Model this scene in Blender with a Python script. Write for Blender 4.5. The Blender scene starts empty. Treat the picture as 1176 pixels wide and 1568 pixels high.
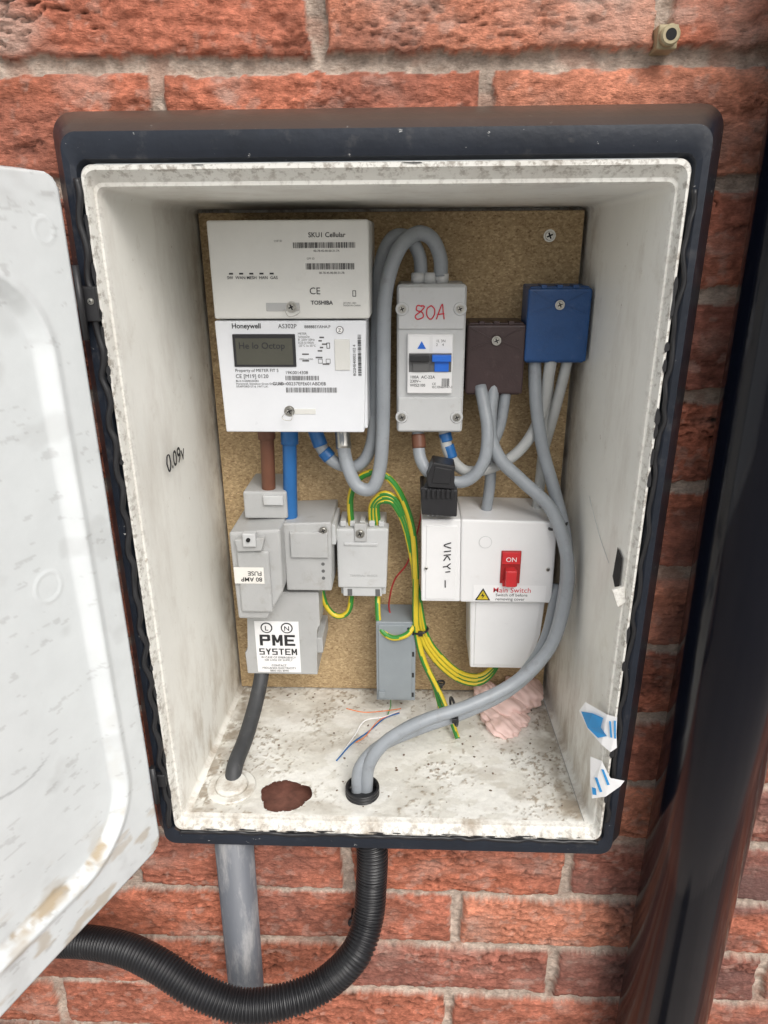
import bpy, bmesh, math, random
import numpy as np
from mathutils import Matrix, Vector
random.seed(4)
MM=0.001
col=bpy.context.scene.collection
# ------------------------------------------------------------------ materials
def nd(nt,t,**k):
    n=nt.nodes.new(t)
    for a,b in k.items(): setattr(n,a,b)
    return n
def mat(name,c,rough=.5,var=.12,vs=25,bump=.15,bs=300,metal=0,dirt=None,ds=60,dlo=.55,dhi=.7,damt=.6,coat=0,spec=.5,stretch=None):
    m=bpy.data.materials.new(name); m.use_nodes=True; nt=m.node_tree; b=nt.nodes['Principled BSDF']; L=nt.links.new
    tc=nd(nt,'ShaderNodeTexCoord'); src=tc.outputs['Object']
    if stretch:
        mp=nd(nt,'ShaderNodeMapping'); mp.inputs['Scale'].default_value=stretch; L(src,mp.inputs[0]); src=mp.outputs[0]
    n=nd(nt,'ShaderNodeTexNoise'); n.inputs['Scale'].default_value=vs; n.inputs['Detail'].default_value=6; n.inputs['Roughness'].default_value=.65; L(src,n.inputs['Vector'])
    r=nd(nt,'ShaderNodeMapRange'); r.inputs['From Min'].default_value=.3; r.inputs['From Max'].default_value=.7; r.inputs['To Min'].default_value=1-var; r.inputs['To Max'].default_value=1+var*.6; L(n.outputs[0],r.inputs[0])
    mx=nd(nt,'ShaderNodeVectorMath',operation='SCALE'); mx.inputs[0].default_value=c; L(r.outputs[0],mx.inputs['Scale'])
    out=mx.outputs[0]
    if dirt:
        n2=nd(nt,'ShaderNodeTexNoise'); n2.inputs['Scale'].default_value=ds; n2.inputs['Detail'].default_value=8; n2.inputs['Roughness'].default_value=.7; L(src,n2.inputs['Vector'])
        r2=nd(nt,'ShaderNodeMapRange'); r2.inputs['From Min'].default_value=dlo; r2.inputs['From Max'].default_value=dhi; r2.inputs['To Max'].default_value=damt; L(n2.outputs[0],r2.inputs[0])
        mm=nd(nt,'ShaderNodeMix',data_type='RGBA'); L(r2.outputs[0],mm.inputs[0]); L(out,mm.inputs[6]); mm.inputs[7].default_value=(*dirt,1); out=mm.outputs[2]
    L(out,b.inputs['Base Color'])
    b.inputs['Metallic'].default_value=metal; b.inputs['Coat Weight'].default_value=coat; b.inputs['Specular IOR Level'].default_value=spec
    rr_=nd(nt,'ShaderNodeMapRange'); rr_.inputs['To Min'].default_value=max(.03,rough-.1); rr_.inputs['To Max'].default_value=min(1,rough+.12); L(n.outputs[0],rr_.inputs[0]); L(rr_.outputs[0],b.inputs['Roughness'])
    if bump:
        n3=nd(nt,'ShaderNodeTexNoise'); n3.inputs['Scale'].default_value=bs; n3.inputs['Detail'].default_value=4; L(src,n3.inputs['Vector'])
        bp=nd(nt,'ShaderNodeBump'); bp.inputs['Strength'].default_value=bump; bp.inputs['Distance'].default_value=.001; L(n3.outputs[0],bp.inputs['Height']); L(bp.outputs[0],b.inputs['Normal'])
    return m
def overlay(m,colr,scale,lo,hi,amt,stretch=(1,1,1),grad=None,detail=8):
    """blend another weathering colour over a material; grad=(axis,v0,v1) limits it to part of the object"""
    nt=m.node_tree; b=nt.nodes['Principled BSDF']; L=nt.links.new; src=b.inputs['Base Color'].links[0].from_socket
    tc=nd(nt,'ShaderNodeTexCoord'); mp=nd(nt,'ShaderNodeMapping'); mp.inputs['Scale'].default_value=stretch; L(tc.outputs['Object'],mp.inputs[0])
    n=nd(nt,'ShaderNodeTexNoise'); n.inputs['Scale'].default_value=scale; n.inputs['Detail'].default_value=detail; n.inputs['Roughness'].default_value=.7; L(mp.outputs[0],n.inputs['Vector'])
    r=nd(nt,'ShaderNodeMapRange'); r.inputs['From Min'].default_value=lo; r.inputs['From Max'].default_value=hi; r.inputs['To Max'].default_value=amt; L(n.outputs[0],r.inputs[0]); f=r.outputs[0]
    if grad:
        s=nd(nt,'ShaderNodeSeparateXYZ'); L(tc.outputs['Object'],s.inputs[0]); g=nd(nt,'ShaderNodeMapRange'); g.inputs['From Min'].default_value=grad[1]; g.inputs['From Max'].default_value=grad[2]; L(s.outputs[grad[0]],g.inputs[0])
        mu=nd(nt,'ShaderNodeMath',operation='MULTIPLY'); L(f,mu.inputs[0]); L(g.outputs[0],mu.inputs[1]); f=mu.outputs[0]
    x=nd(nt,'ShaderNodeMix',data_type='RGBA'); L(f,x.inputs[0]); L(src,x.inputs[6]); x.inputs[7].default_value=(*colr,1); L(x.outputs[2],b.inputs['Base Color'])
M={}
M['frame']=mat('black_grp_frame',(.016,.021,.032),.34,.3,12,.3,150,dirt=(.17,.16,.15),ds=35,dlo=.56,dhi=.72,damt=.35)
M['shell']=mat('white_grp',(.80,.79,.735),.36,.05,8,.25,90,dirt=(.42,.36,.28),ds=28,dlo=.57,dhi=.8,damt=.4)
M['meter']=mat('meter_plastic',(.70,.70,.665),.42,.05,20,.1,900,dirt=(.45,.43,.38),ds=50,dlo=.6,dhi=.8,damt=.3)
M['meter2']=mat('meter_cover_plastic',(.77,.79,.82),.3,.04,20,.05,900,dirt=(.5,.48,.45),ds=40,dlo=.62,dhi=.8,damt=.25)
M['grey']=mat('grey_plastic',(.44,.445,.44),.45,.08,25,.15,700,dirt=(.25,.22,.18),ds=60,dlo=.56,dhi=.76,damt=.5)
M['lgrey']=mat('light_grey_plastic',(.55,.56,.56),.4,.06,25,.1,700,dirt=(.33,.3,.26),ds=60,dlo=.58,dhi=.78,damt=.4)
M['dgrey']=mat('mid_grey_plastic',(.26,.29,.31),.5,.08,25,.15,700)
M['white']=mat('white_plastic',(.80,.80,.80),.3,.03,25,.04,600,dirt=(.5,.47,.42),ds=45,dlo=.60,dhi=.83,damt=.35)
M['label']=mat('label_paper',(.86,.86,.86),.5,.03,60,0)
M['cream']=mat('fuse_label_paper',(.80,.78,.73),.55,.06,60,0)
M['ink']=mat('black_ink',(.02,.02,.022),.6,0,10,0)
M['inkg']=mat('grey_ink',(.12,.12,.12),.6,0,10,0)
M['redink']=mat('red_ink',(.6,.03,.05),.5,0,10,0)
M['red']=mat('red_plastic',(.60,.03,.035),.3,.1,50,0)
M['redd']=mat('dark_red_plastic',(.35,.02,.02),.35,.1,50,0)
M['blue']=mat('blue_plastic',(.016,.075,.23),.32,.12,60,.25,500,dirt=(.12,.17,.28),ds=80,dlo=.58,dhi=.8,damt=.4)
M['bluelt']=mat('blue_switch_plastic',(.02,.15,.65),.3,.05,60,0)
M['brown']=mat('brown_plastic',(.055,.032,.032),.35,.12,60,.25,500,dirt=(.16,.12,.11),ds=80,dlo=.58,dhi=.8,damt=.45)
M['black']=mat('black_plastic',(.02,.02,.022),.4,.1,60,.1,500)
M['steel']=mat('steel',(.55,.54,.5),.3,.25,200,.1,800,metal=1)
M['lcd']=mat('lcd_glass',(.09,.09,.072),.12,.1,20,0)
M['dark']=mat('dark_slot',(.01,.01,.01),.8,0,10,0)
M['cgrey']=mat('grey_cable_sheath',(.30,.325,.35),.4,.12,30,.25,250,dirt=(.16,.15,.14),ds=70,dlo=.56,dhi=.76,damt=.45)
M['clight']=mat('light_grey_cable_sheath',(.47,.48,.47),.45,.1,30,.2,250,dirt=(.25,.24,.22),ds=70,dlo=.6,dhi=.8,damt=.35)
M['cblue']=mat('blue_cable_sheath',(.02,.13,.36),.38,.12,40,.1,300)
M['cbrown']=mat('brown_cable_sheath',(.15,.06,.033),.42,.15,40,.1,300)
M['cblack']=mat('black_cable_sheath',(.045,.047,.05),.55,.2,60,.4,200,dirt=(.25,.23,.2),ds=120,dlo=.6,dhi=.75,damt=.4)
M['yel']=mat('earth_yellow',(.66,.50,.03),.38,.1,60,0)
M['grn']=mat('earth_green',(.035,.23,.035),.38,.1,60,0)
M['orange']=mat('orange_wire',(.75,.2,.05),.4,0,10,0)
M['conduit']=mat('corrugated_plastic',(.016,.016,.018),.33,.2,30,.1,300,dirt=(.22,.21,.2),ds=60,dlo=.62,dhi=.8,damt=.35)
M['pipe']=mat('grey_pvc_pipe',(.14,.15,.17),.42,.25,14,.25,120,dirt=(.42,.41,.4),ds=55,dlo=.50,dhi=.66,damt=.6,stretch=(1,1,.2))
M['downpipe']=mat('black_pvc_downpipe',(.003,.004,.009),.13,.1,8,.02,25,coat=0,spec=.32,dirt=(.10,.10,.12),ds=220,dlo=.70,dhi=.76,damt=.5)
M['foam']=mat('pink_foam',(.86,.62,.57),.6,.08,40,.5,120,dirt=(.6,.42,.37),ds=70,dlo=.6,dhi=.78,damt=.4)
M['stk']=mat('blue_sticker_print',(.03,.28,.62),.4,.1,60,0)
M['rawbrick']=mat('broken_brick',(.20,.085,.06),.9,.4,80,1,120)
M['plug']=mat('aged_cream_plastic',(.42,.35,.21),.5,.2,90,.3,300)
M['ground']=mat('concrete_ground',(.31,.30,.28),.85,.3,3,.5,60,dirt=(.2,.19,.17),ds=6)
overlay(M['frame'],(.55,.55,.53),120,.655,.68,.85,(1,1,1.6))
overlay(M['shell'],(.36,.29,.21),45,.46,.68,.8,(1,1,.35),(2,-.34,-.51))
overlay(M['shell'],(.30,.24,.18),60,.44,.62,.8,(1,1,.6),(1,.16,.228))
overlay(M['shell'],(.42,.36,.30),14,.50,.72,.40,(1,1,.35))
overlay(M['shell'],(.34,.27,.2),110,.66,.70,.6)
overlay(M['shell'],(.22,.18,.14),190,.49,.61,.8,(1,1,1),(1,.012,-.004))
def chip():
    m=bpy.data.materials.new('chipboard'); m.use_nodes=True; nt=m.node_tree; b=nt.nodes['Principled BSDF']; L=nt.links.new
    tc=nd(nt,'ShaderNodeTexCoord'); mp=nd(nt,'ShaderNodeMapping'); mp.inputs['Scale'].default_value=(1,1,1.5); L(tc.outputs['Object'],mp.inputs[0])
    v=nd(nt,'ShaderNodeTexVoronoi'); v.inputs['Scale'].default_value=420; L(mp.outputs[0],v.inputs['Vector'])
    n=nd(nt,'ShaderNodeTexNoise'); n.inputs['Scale'].default_value=330; n.inputs['Detail'].default_value=5; n.inputs['Roughness'].default_value=.8; L(mp.outputs[0],n.inputs['Vector'])
    n2=nd(nt,'ShaderNodeTexNoise'); n2.inputs['Scale'].default_value=9; n2.inputs['Detail'].default_value=5; L(tc.outputs['Object'],n2.inputs['Vector'])
    sep=nd(nt,'ShaderNodeSeparateColor'); L(v.outputs['Color'],sep.inputs[0])
    a=nd(nt,'ShaderNodeMath',operation='MULTIPLY_ADD'); L(sep.outputs[0],a.inputs[0]); a.inputs[1].default_value=.35; L(n.outputs[0],a.inputs[2])
    cr=nd(nt,'ShaderNodeValToRGB'); e=cr.color_ramp.elements; e[0].position=.36; e[0].color=(.20,.12,.06,1); e[1].position=.98; e[1].color=(.66,.50,.30,1)
    k=e.new(.55); k.color=(.38,.265,.14,1); k=e.new(.75); k.color=(.47,.34,.185,1)
    L(a.outputs[0],cr.inputs[0])
    r=nd(nt,'ShaderNodeMapRange'); r.inputs['From Min'].default_value=.3; r.inputs['From Max'].default_value=.7; r.inputs['To Min'].default_value=.80; r.inputs['To Max'].default_value=1.14; L(n2.outputs[0],r.inputs[0])
    mx=nd(nt,'ShaderNodeVectorMath',operation='SCALE'); L(cr.outputs[0],mx.inputs[0]); L(r.outputs[0],mx.inputs['Scale']); L(mx.outputs[0],b.inputs['Base Color']); b.inputs['Roughness'].default_value=.8
    bp=nd(nt,'ShaderNodeBump'); bp.inputs['Strength'].default_value=.3; bp.inputs['Distance'].default_value=.0008; L(a.outputs[0],bp.inputs['Height']); L(bp.outputs[0],b.inputs['Normal'])
    return m
M['chip']=chip()
def attrmat(name,rough,bs,bstr,var=.25,vs=400,spec=.4,dist=.001,stretch=(1,1,1)):
    m=bpy.data.materials.new(name); m.use_nodes=True; nt=m.node_tree; b=nt.nodes['Principled BSDF']; L=nt.links.new
    at=nd(nt,'ShaderNodeAttribute'); at.attribute_name='tint'; tc=nd(nt,'ShaderNodeTexCoord'); mp=nd(nt,'ShaderNodeMapping'); mp.inputs['Scale'].default_value=stretch; L(tc.outputs['Object'],mp.inputs[0])
    n=nd(nt,'ShaderNodeTexNoise'); n.inputs['Scale'].default_value=vs; n.inputs['Detail'].default_value=6; n.inputs['Roughness'].default_value=.7; L(mp.outputs[0],n.inputs['Vector'])
    r=nd(nt,'ShaderNodeMapRange'); r.inputs['From Min'].default_value=.3; r.inputs['From Max'].default_value=.7; r.inputs['To Min'].default_value=1-var; r.inputs['To Max'].default_value=1+var; L(n.outputs[0],r.inputs[0])
    mx=nd(nt,'ShaderNodeVectorMath',operation='SCALE'); L(at.outputs['Color'],mx.inputs[0]); L(r.outputs[0],mx.inputs['Scale']); L(mx.outputs[0],b.inputs['Base Color'])
    b.inputs['Roughness'].default_value=rough; b.inputs['Specular IOR Level'].default_value=spec
    n3=nd(nt,'ShaderNodeTexNoise'); n3.inputs['Scale'].default_value=bs; n3.inputs['Detail'].default_value=6; n3.inputs['Roughness'].default_value=.62; L(mp.outputs[0],n3.inputs['Vector'])
    bp=nd(nt,'ShaderNodeBump'); bp.inputs['Strength'].default_value=bstr; bp.inputs['Distance'].default_value=dist; L(n3.outputs[0],bp.inputs['Height']); L(bp.outputs[0],b.inputs['Normal'])
    return m
M['brick']=attrmat('brick_and_mortar',.85,300,1,.28,500,.2,.0024,(.7,1,1.6))
M['doorm']=attrmat('door_white_paint',.35,120,.15,.03,30,.5)
M['floorm']=attrmat('weathered_white_floor',.5,300,.3,.07,200,.4)
# ------------------------------------------------------------------ helpers
def empty(name):
    o=bpy.data.objects.new(name,None); col.objects.link(o); o.empty_display_size=.02; return o
def addobj(name,me,mats,parent=None,smooth=False):
    if not isinstance(mats,(list,tuple)): mats=[mats]
    for m in mats: me.materials.append(m)
    if smooth:
        me.polygons.foreach_set('use_smooth',[True]*len(me.polygons))
    o=bpy.data.objects.new(name,me); col.objects.link(o)
    if parent: o.parent=parent
    return o
def bmobj(name,bm,m,parent=None,smooth=False):
    me=bpy.data.meshes.new(name); bmesh.ops.recalc_face_normals(bm,faces=bm.faces); bm.to_mesh(me); bm.free()
    o=addobj(name,me,m,parent,smooth); return o
def prism(name,pts,y0,y1,m,parent=None,bev=1.0,front_in=0):
    """outline pts (x,z mm), extruded from front y0 to back y1 (mm)"""
    bm=bmesh.new(); cx=sum(p[0] for p in pts)/len(pts); cz=sum(p[1] for p in pts)/len(pts)
    a=[bm.verts.new(((p[0]+(cx-p[0])*front_in)*MM,y0*MM,(p[1]+(cz-p[1])*front_in)*MM)) for p in pts]
    b=[bm.verts.new((p[0]*MM,y1*MM,p[1]*MM)) for p in pts]
    fr=bm.faces.new(a); bm.faces.new(b[::-1]); n=len(pts)
    for i in range(n): bm.faces.new((a[i],b[i],b[(i+1)%n],a[(i+1)%n]))
    if bev>0:
        ed=[e for e in bm.edges if not (e.verts[0] in b and e.verts[1] in b)]
        bmesh.ops.bevel(bm,geom=ed,offset=bev*MM,segments=3,profile=.6,affect='EDGES')
    return bmobj(name,bm,m,parent)
def box(name,x0,x1,y0,y1,z0,z1,m,parent=None,bev=1.0,front_in=0):
    return prism(name,[(x0,z0),(x1,z0),(x1,z1),(x0,z1)],y0,y1,m,parent,bev,front_in)
def cyl(name,p0,p1,r,m,parent=None,n=24,r1=None,bev=0,caps=True):
    p0=Vector(p0)*MM; p1=Vector(p1)*MM; d=p1-p0; bm=bmesh.new()
    bmesh.ops.create_cone(bm,cap_ends=caps,segments=n,radius1=r*MM,radius2=(r if r1 is None else r1)*MM,depth=d.length)
    if bev: bmesh.ops.bevel(bm,geom=[e for e in bm.edges if len(e.link_faces)==2 and e.calc_face_angle(0)>.9],offset=bev*MM,segments=2,affect='EDGES')
    bm.transform(Matrix.Translation((p0+p1)/2)@d.to_track_quat('Z','Y').to_matrix().to_4x4())
    o=bmobj(name,bm,m,parent)
    for p in o.data.polygons: p.use_smooth=len(p.vertices)==4
    return o
def cr(pts,n=10):
    P=[Vector(p) for p in pts]; P=[P[0]*2-P[1]]+P+[P[-1]*2-P[-2]]; out=[]
    for i in range(1,len(P)-2):
        for k in range(n):
            t=k/n; a,b,c,d=P[i-1:i+3]
            out.append(.5*((2*b)+(c-a)*t+(2*a-5*b+4*c-d)*t*t+(3*b-a-3*c+d)*t**3))
    out.append(P[-2]); return out
def tube(name,pts,r,mats,parent=None,n=8,seg=14,rib=None,stripe=False,raw=False):
    C=pts if raw else cr(pts,n)
    C=[Vector(p)*MM for p in C]
    if rib:
        pitch,amp=rib; D=[0]
        for a,b in zip(C,C[1:]): D.append(D[-1]+(b-a).length)
        N=int(D[-1]/(pitch*MM/6)); Q=[];j=0
        for i in range(N+1):
            s=D[-1]*i/N
            while j<len(D)-2 and D[j+1]<s: j+=1
            t=(s-D[j])/max(1e-9,D[j+1]-D[j]); Q.append((C[j].lerp(C[j+1],min(1,t)),s))
        C=[q[0] for q in Q]; R=[]
        for q in Q:
            ph=(q[1]/(pitch*MM))%1.0; R.append((r+amp*(1 if .12<ph<.62 else (-1 if .74<ph<1 else 0)))*MM)
    else: R=[r*MM]*len(C)
    verts=[];faces=[];mi=[]
    T=[(C[min(i+1,len(C)-1)]-C[max(i-1,0)]).normalized() for i in range(len(C))]
    up=Vector((0,0,1)) if abs(T[0].z)<.9 else Vector((0,1,0)); nv=(up-T[0]*up.dot(T[0])).normalized()
    for i,c in enumerate(C):
        if i>0: nv=(nv-T[i]*nv.dot(T[i])).normalized()
        bi=T[i].cross(nv)
        for k in range(seg):
            a=2*math.pi*k/seg; verts.append(c+(nv*math.cos(a)+bi*math.sin(a))*R[i])
    for i in range(len(C)-1):
        for k in range(seg):
            faces.append((i*seg+k,i*seg+(k+1)%seg,(i+1)*seg+(k+1)%seg,(i+1)*seg+k)); mi.append(1 if stripe and ((k+i//7)%(seg//2))<seg//4 else 0)
    faces.append(tuple(range(seg))[::-1]); mi.append(0); faces.append(tuple((len(C)-1)*seg+k for k in range(seg))); mi.append(0)
    me=bpy.data.meshes.new(name); me.from_pydata(verts,[],faces); me.polygons.foreach_set('material_index',mi)
    return addobj(name,me,mats,parent,True)
def text(name,s,x,z,y,size,m,parent,rot=(90,0,0),sx=1,align='LEFT',off=0,sp=1):
    c=bpy.data.curves.new(name,'FONT'); c.body=s; c.size=size*MM; c.align_x=align; c.offset=off*MM; c.resolution_u=3; c.space_character=sp
    c.materials.append(m); o=bpy.data.objects.new(name,c); col.objects.link(o); o.location=(x*MM,y*MM,z*MM); o.rotation_euler=[math.radians(a) for a in rot]; o.scale=(sx,1,1); o.parent=parent
    return o
def bars(name,x0,x1,z0,z1,y,m,parent,vert=False):
    bm=bmesh.new(); a,b=(z0,z1) if vert else (x0,x1); p=a
    while p<b:
        w=random.choice([.25,.25,.5,.75]); q=min(p+w,b)
        c=[(x0,p),(x1,p),(x1,q),(x0,q)] if vert else [(p,z0),(q,z0),(q,z1),(p,z1)]
        bm.faces.new([bm.verts.new((i*MM,y*MM,j*MM)) for i,j in c]); p=q+random.choice([.25,.35,.6])
    return bmobj(name,bm,m,parent)
def sheet(name,pts,y,m,parent):
    bm=bmesh.new(); bm.faces.new([bm.verts.new((p[0]*MM,y*MM,p[1]*MM)) for p in pts]); return bmobj(name,bm,m,parent)
def rect(name,x0,x1,z0,z1,y,m,parent): return sheet(name,[(x0,z0),(x1,z0),(x1,z1),(x0,z1)],y,m,parent)
def frame_line(name,x0,x1,z0,z1,y,t,m,parent):
    bm=bmesh.new()
    for (a,b,c,d) in ((x0,x1,z0,z0+t),(x0,x1,z1-t,z1),(x0,x0+t,z0+t,z1-t),(x1-t,x1,z0+t,z1-t)):
        bm.faces.new([bm.verts.new((i*MM,y*MM,j*MM)) for i,j in ((a,c),(b,c),(b,d),(a,d))])
    return bmobj(name,bm,m,parent)
def screw(x,z,y,r,parent,name='screw',washer=True,rot=.4):
    if washer: cyl(name+'_washer',(x,y,z),(x,y-.8,z),r*1.35,M['steel'],parent)
    cyl(name,(x,y-.5,z),(x,y-2.0,z),r,M['steel'],parent,bev=.4)
    bm=bmesh.new()
    for a in (rot,rot+math.pi/2):
        dx,dz=math.cos(a),math.sin(a); w=r*.17; l=r*.7
        bm.faces.new([bm.verts.new(((x+dx*i*l-dz*j*w)*MM,(y-2.06-(.02 if a>rot else 0))*MM,(z+dz*i*l+dx*j*w)*MM)) for i,j in ((-1,-1),(1,-1),(1,1),(-1,1))])
    bmobj(name+'_slot',bm,M['dark'],parent)
# numpy noise
def h2(i,j,s):
    n=(i.astype(np.int64)*374761393+j.astype(np.int64)*668265263+s*974634777)&0xffffffff
    n=((n^(n>>13))*1274126177)&0xffffffff; n=(n^(n>>16))&0xffffffff
    return n/4294967295.0
def vn(x,z,s):
    i=np.floor(x); j=np.floor(z); u=x-i; v=z-j; u=u*u*(3-2*u); v=v*v*(3-2*v)
    return (h2(i,j,s)*(1-u)+h2(i+1,j,s)*u)*(1-v)+(h2(i,j+1,s)*(1-u)+h2(i+1,j+1,s)*u)*v
def fbm(x,z,s,o=4,g=.5):
    a=0;w=1;t=0
    for k in range(o): a=a+w*vn(x*2**k+k*17.3,z*2**k+k*5.1,s+k); t+=w; w*=g
    return a/t
def ss(a,b,x): t=np.clip((x-a)/(b-a),0,1); return t*t*(3-2*t)
def gridmesh(name,P,keep,m,parent=None,tint=None,smooth=True):
    nz,nx,_=P.shape; idx=np.arange(nz*nx).reshape(nz,nx)
    F=np.stack([idx[:-1,:-1],idx[:-1,1:],idx[1:,1:],idx[1:,:-1]],-1)
    F=F[keep] if keep is not None else F.reshape(-1,4)
    me=bpy.data.meshes.new(name); me.vertices.add(nz*nx); me.vertices.foreach_set('co',P.reshape(-1).astype(np.float32))
    me.loops.add(F.size); me.loops.foreach_set('vertex_index',F.reshape(-1).astype(np.int32)); me.polygons.add(len(F))
    me.polygons.foreach_set('loop_start',np.arange(0,F.size,4,dtype=np.int32)); me.polygons.foreach_set('use_smooth',np.full(len(F),smooth))
    me.update(calc_edges=True); me.validate()
    if tint is not None:
        a=me.color_attributes.new('tint','FLOAT_COLOR','POINT'); t=np.ones((nz*nx,4),np.float32); t[:,:3]=tint.reshape(-1,3); a.data.foreach_set('color',t.reshape(-1))
    return addobj(name,me,m,parent)
# ------------------------------------------------------------------ brick wall
xs=np.concatenate([np.arange(-3,-.50,.02),np.arange(-.50,.52,.0015),np.arange(.52,3,.02)])
zs=np.concatenate([np.arange(-1.5,-.86,.015),np.arange(-.86,.21,.0015),np.arange(.21,1.6,.02)])
X,Z=np.meshgrid(xs,zs)
Zw=Z+.0035*(fbm(X*6,Z*3,3,2)-.5); k=np.floor((Zw-.112)/.075)
a0=np.where(np.mod(k,2)==0,-.042,.0705)+(h2(k,k*0,9)-.5)*.010*(np.abs(k+5)>0)
Xw=X+.004*(fbm(X*9,Z*14,5,2)-.5); j=np.floor((Xw-a0)/.225)
u=(Xw-a0)-.225*j; v=Zw-.112-.075*k
r1=h2(j,k,21); r2=h2(j,k,22); r3=h2(j,k,23); r4=h2(j,k,24)
edge=(fbm(X*60,Z*60,31,4,.6)-.5)*.008
d=np.minimum(np.minimum(u,.225-u)-.0052,np.minimum(v,.075-v)-.0052)+edge
m=ss(-.0003,.0015,d)
wx=X+.010*(fbm(X*22,Z*30,33,3)-.5); wz=Z+.010*(fbm(X*22,Z*30,37,3)-.5)
rid=1-np.abs(2*fbm(wx*24+r1*40,wz*70+r2*40,41,4,.6)-1); rid=ss(.5,1.0,rid)
cre=1-ss(0,.045,np.abs(fbm(wx*20+r2*30,wz*95+r1*30,45,4,.6)-.5)); cre=cre*ss(.42,.57,fbm(X*16,Z*30,47,2))
cre2=(1-ss(0,.05,np.abs(fbm(wx*55,wz*170,49,3,.6)-.5)))*ss(.48,.62,fbm(X*20,Z*24,48,3))
fine=fbm(X*210,Z*280,51,3,.65); med=fbm(X*40,Z*95,55,4,.6)
crv=ss(.0,.006,d)
rough_=.5+.9*r2
tex=(.0020*(rid-.5)+.0016*(fine-.5)*2+.0036*(med-.5)-.0028*cre-.0013*cre2)*rough_
hb=.0040+.004*r1+(r2-.5)*.004*(v/.075-.5)*2+tex*crv+.001*crv
mort=.0026*(fbm(X*150,Z*150,61,3,.65)-.5)*2+.0020*(fbm(X*20,Z*20,62,2)-.5)
Y=.0425-m*hb-(1-m)*mort
c1=np.array([.54,.185,.110]); c2=np.array([.44,.160,.105]); c3=np.array([.27,.118,.096]); c4=np.array([.60,.240,.150])
t=r3[...,None]; base=c1*(1-t)+c2*t
base=np.where((r4>.84)[...,None],c3*.6+base*.4,base); base=np.where((r4<.2)[...,None],c4,base)
low=fbm(X*18,Z*30,71,4)[...,None]
base=base*(.70+.60*low)
base=base*(.70+.46*ss(.2,.8,fine))[...,None]*(1-.6*cre*rough_-.35*cre2*rough_)[...,None]*(.86+.28*ss(.3,.7,med))[...,None]
bloom=ss(.52,.72,fbm(X*12,Z*22,81,4))*ss(-.1,.1,Z)*.45+ss(.56,.76,fbm(X*20,Z*30,82,4))*.28+ss(.62,.69,fbm(X*90,Z*110,84,3,.6))*.28
base=base*(1-bloom[...,None])+np.array([.56,.41,.34])*bloom[...,None]
burn=ss(.5,.68,fbm(X*9,Z*16,83,3))*ss(.2,.3,X)*.6+ss(.52,.7,fbm(X*9,Z*16,85,3))*.3
base=base*(1-burn[...,None])+np.array([.17,.095,.085])*burn[...,None]
mc=np.array([.57,.465,.385])*(.52+.85*fbm(X*160,Z*160,91,3,.7)[...,None])*(.8+.35*fbm(X*14,Z*14,95,3)[...,None])
spl=ss(.55,.75,fbm(X*40,Z*60,92,3))[...,None]*.5
mc=mc*(1-spl)+np.array([.42,.22,.155])*spl
mm=ss(.2,.8,m)[...,None]; tint=base*mm+mc*(1-mm)
P=np.stack([X,Y,Z],-1)
cxm=(xs[:-1]+xs[1:])/2; czm=(zs[:-1]+zs[1:])/2
hole=((np.abs(cxm)<.212)[None,:])&(((czm>-.54)&(czm<.068))[:,None])
gridmesh('brick_wall',P,~hole,M['brick'],None,tint)
# ground
bm=bmesh.new(); bmesh.ops.create_grid(bm,x_segments=8,y_segments=8,size=60); bm.transform(Matrix.Translation((0,0,-1.5))); bmobj('ground',bm,M['ground'])
# ------------------------------------------------------------------ meter box
mb=empty('electricity_meter_box')
def rr(x0,x1,z0,z1,r,y,n=8):
    o=[]
    for (cx,cz,a) in ((x0+r,z0+r,math.pi),(x1-r,z0+r,1.5*math.pi),(x1-r,z1-r,0),(x0+r,z1-r,.5*math.pi)):
        for i in range(n+1):
            t=a+i/n*math.pi/2; o.append((cx+r*math.cos(t),y,cz+r*math.sin(t)))
    return o
def loft(name,rings,m,parent,cap=False,skip=None,smooth=True):
    N=len(rings[0]); V=[Vector(p)*MM for r in rings for p in r]; F=[]
    for i in range(len(rings)-1):
        for q in range(N):
            if skip and skip(i,q): continue
            F.append((i*N+q,i*N+(q+1)%N,(i+1)*N+(q+1)%N,(i+1)*N+q))
    if cap: F.append(tuple((len(rings)-1)*N+q for q in range(N)))
    me=bpy.data.meshes.new(name); me.from_pydata(V,[],F); o=addobj(name,me,m,parent,smooth)
    if smooth: me.set_sharp_from_angle(angle=math.radians(38))
    return o
# dust on the upward faces of the frame moulding
fm=M['frame']; nt=fm.node_tree; b=nt.nodes['Principled BSDF']; src=b.inputs['Base Color'].links[0].from_socket
geo=nd(nt,'ShaderNodeNewGeometry'); sx_=nd(nt,'ShaderNodeSeparateXYZ'); nt.links.new(geo.outputs['Normal'],sx_.inputs[0])
mr=nd(nt,'ShaderNodeMapRange'); mr.inputs['From Min'].default_value=.45; mr.inputs['From Max'].default_value=.8; mr.inputs['To Max'].default_value=.9; nt.links.new(sx_.outputs[2],mr.inputs[0])
mx=nd(nt,'ShaderNodeMix',data_type='RGBA'); nt.links.new(mr.outputs[0],mx.inputs[0]); nt.links.new(src,mx.inputs[6]); mx.inputs[7].default_value=(.095,.07,.055,1); nt.links.new(mx.outputs[2],b.inputs['Base Color'])
loft('frame',[rr(-228,228,-553,84,17,48),rr(-228,228,-553,84,17,30),rr(-226,226,-551,83,15,25),rr(-215,215,-543,76,13,9),rr(-213.5,213.5,-541,73,12,5),rr(-211,211,-538,68,11,0),
   rr(-206,206,-529,57,9,-1),rr(-203,203,-524,52,8,1),rr(-201,201,-522,50,8,12)],M['frame'],mb)
N8=8
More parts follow.
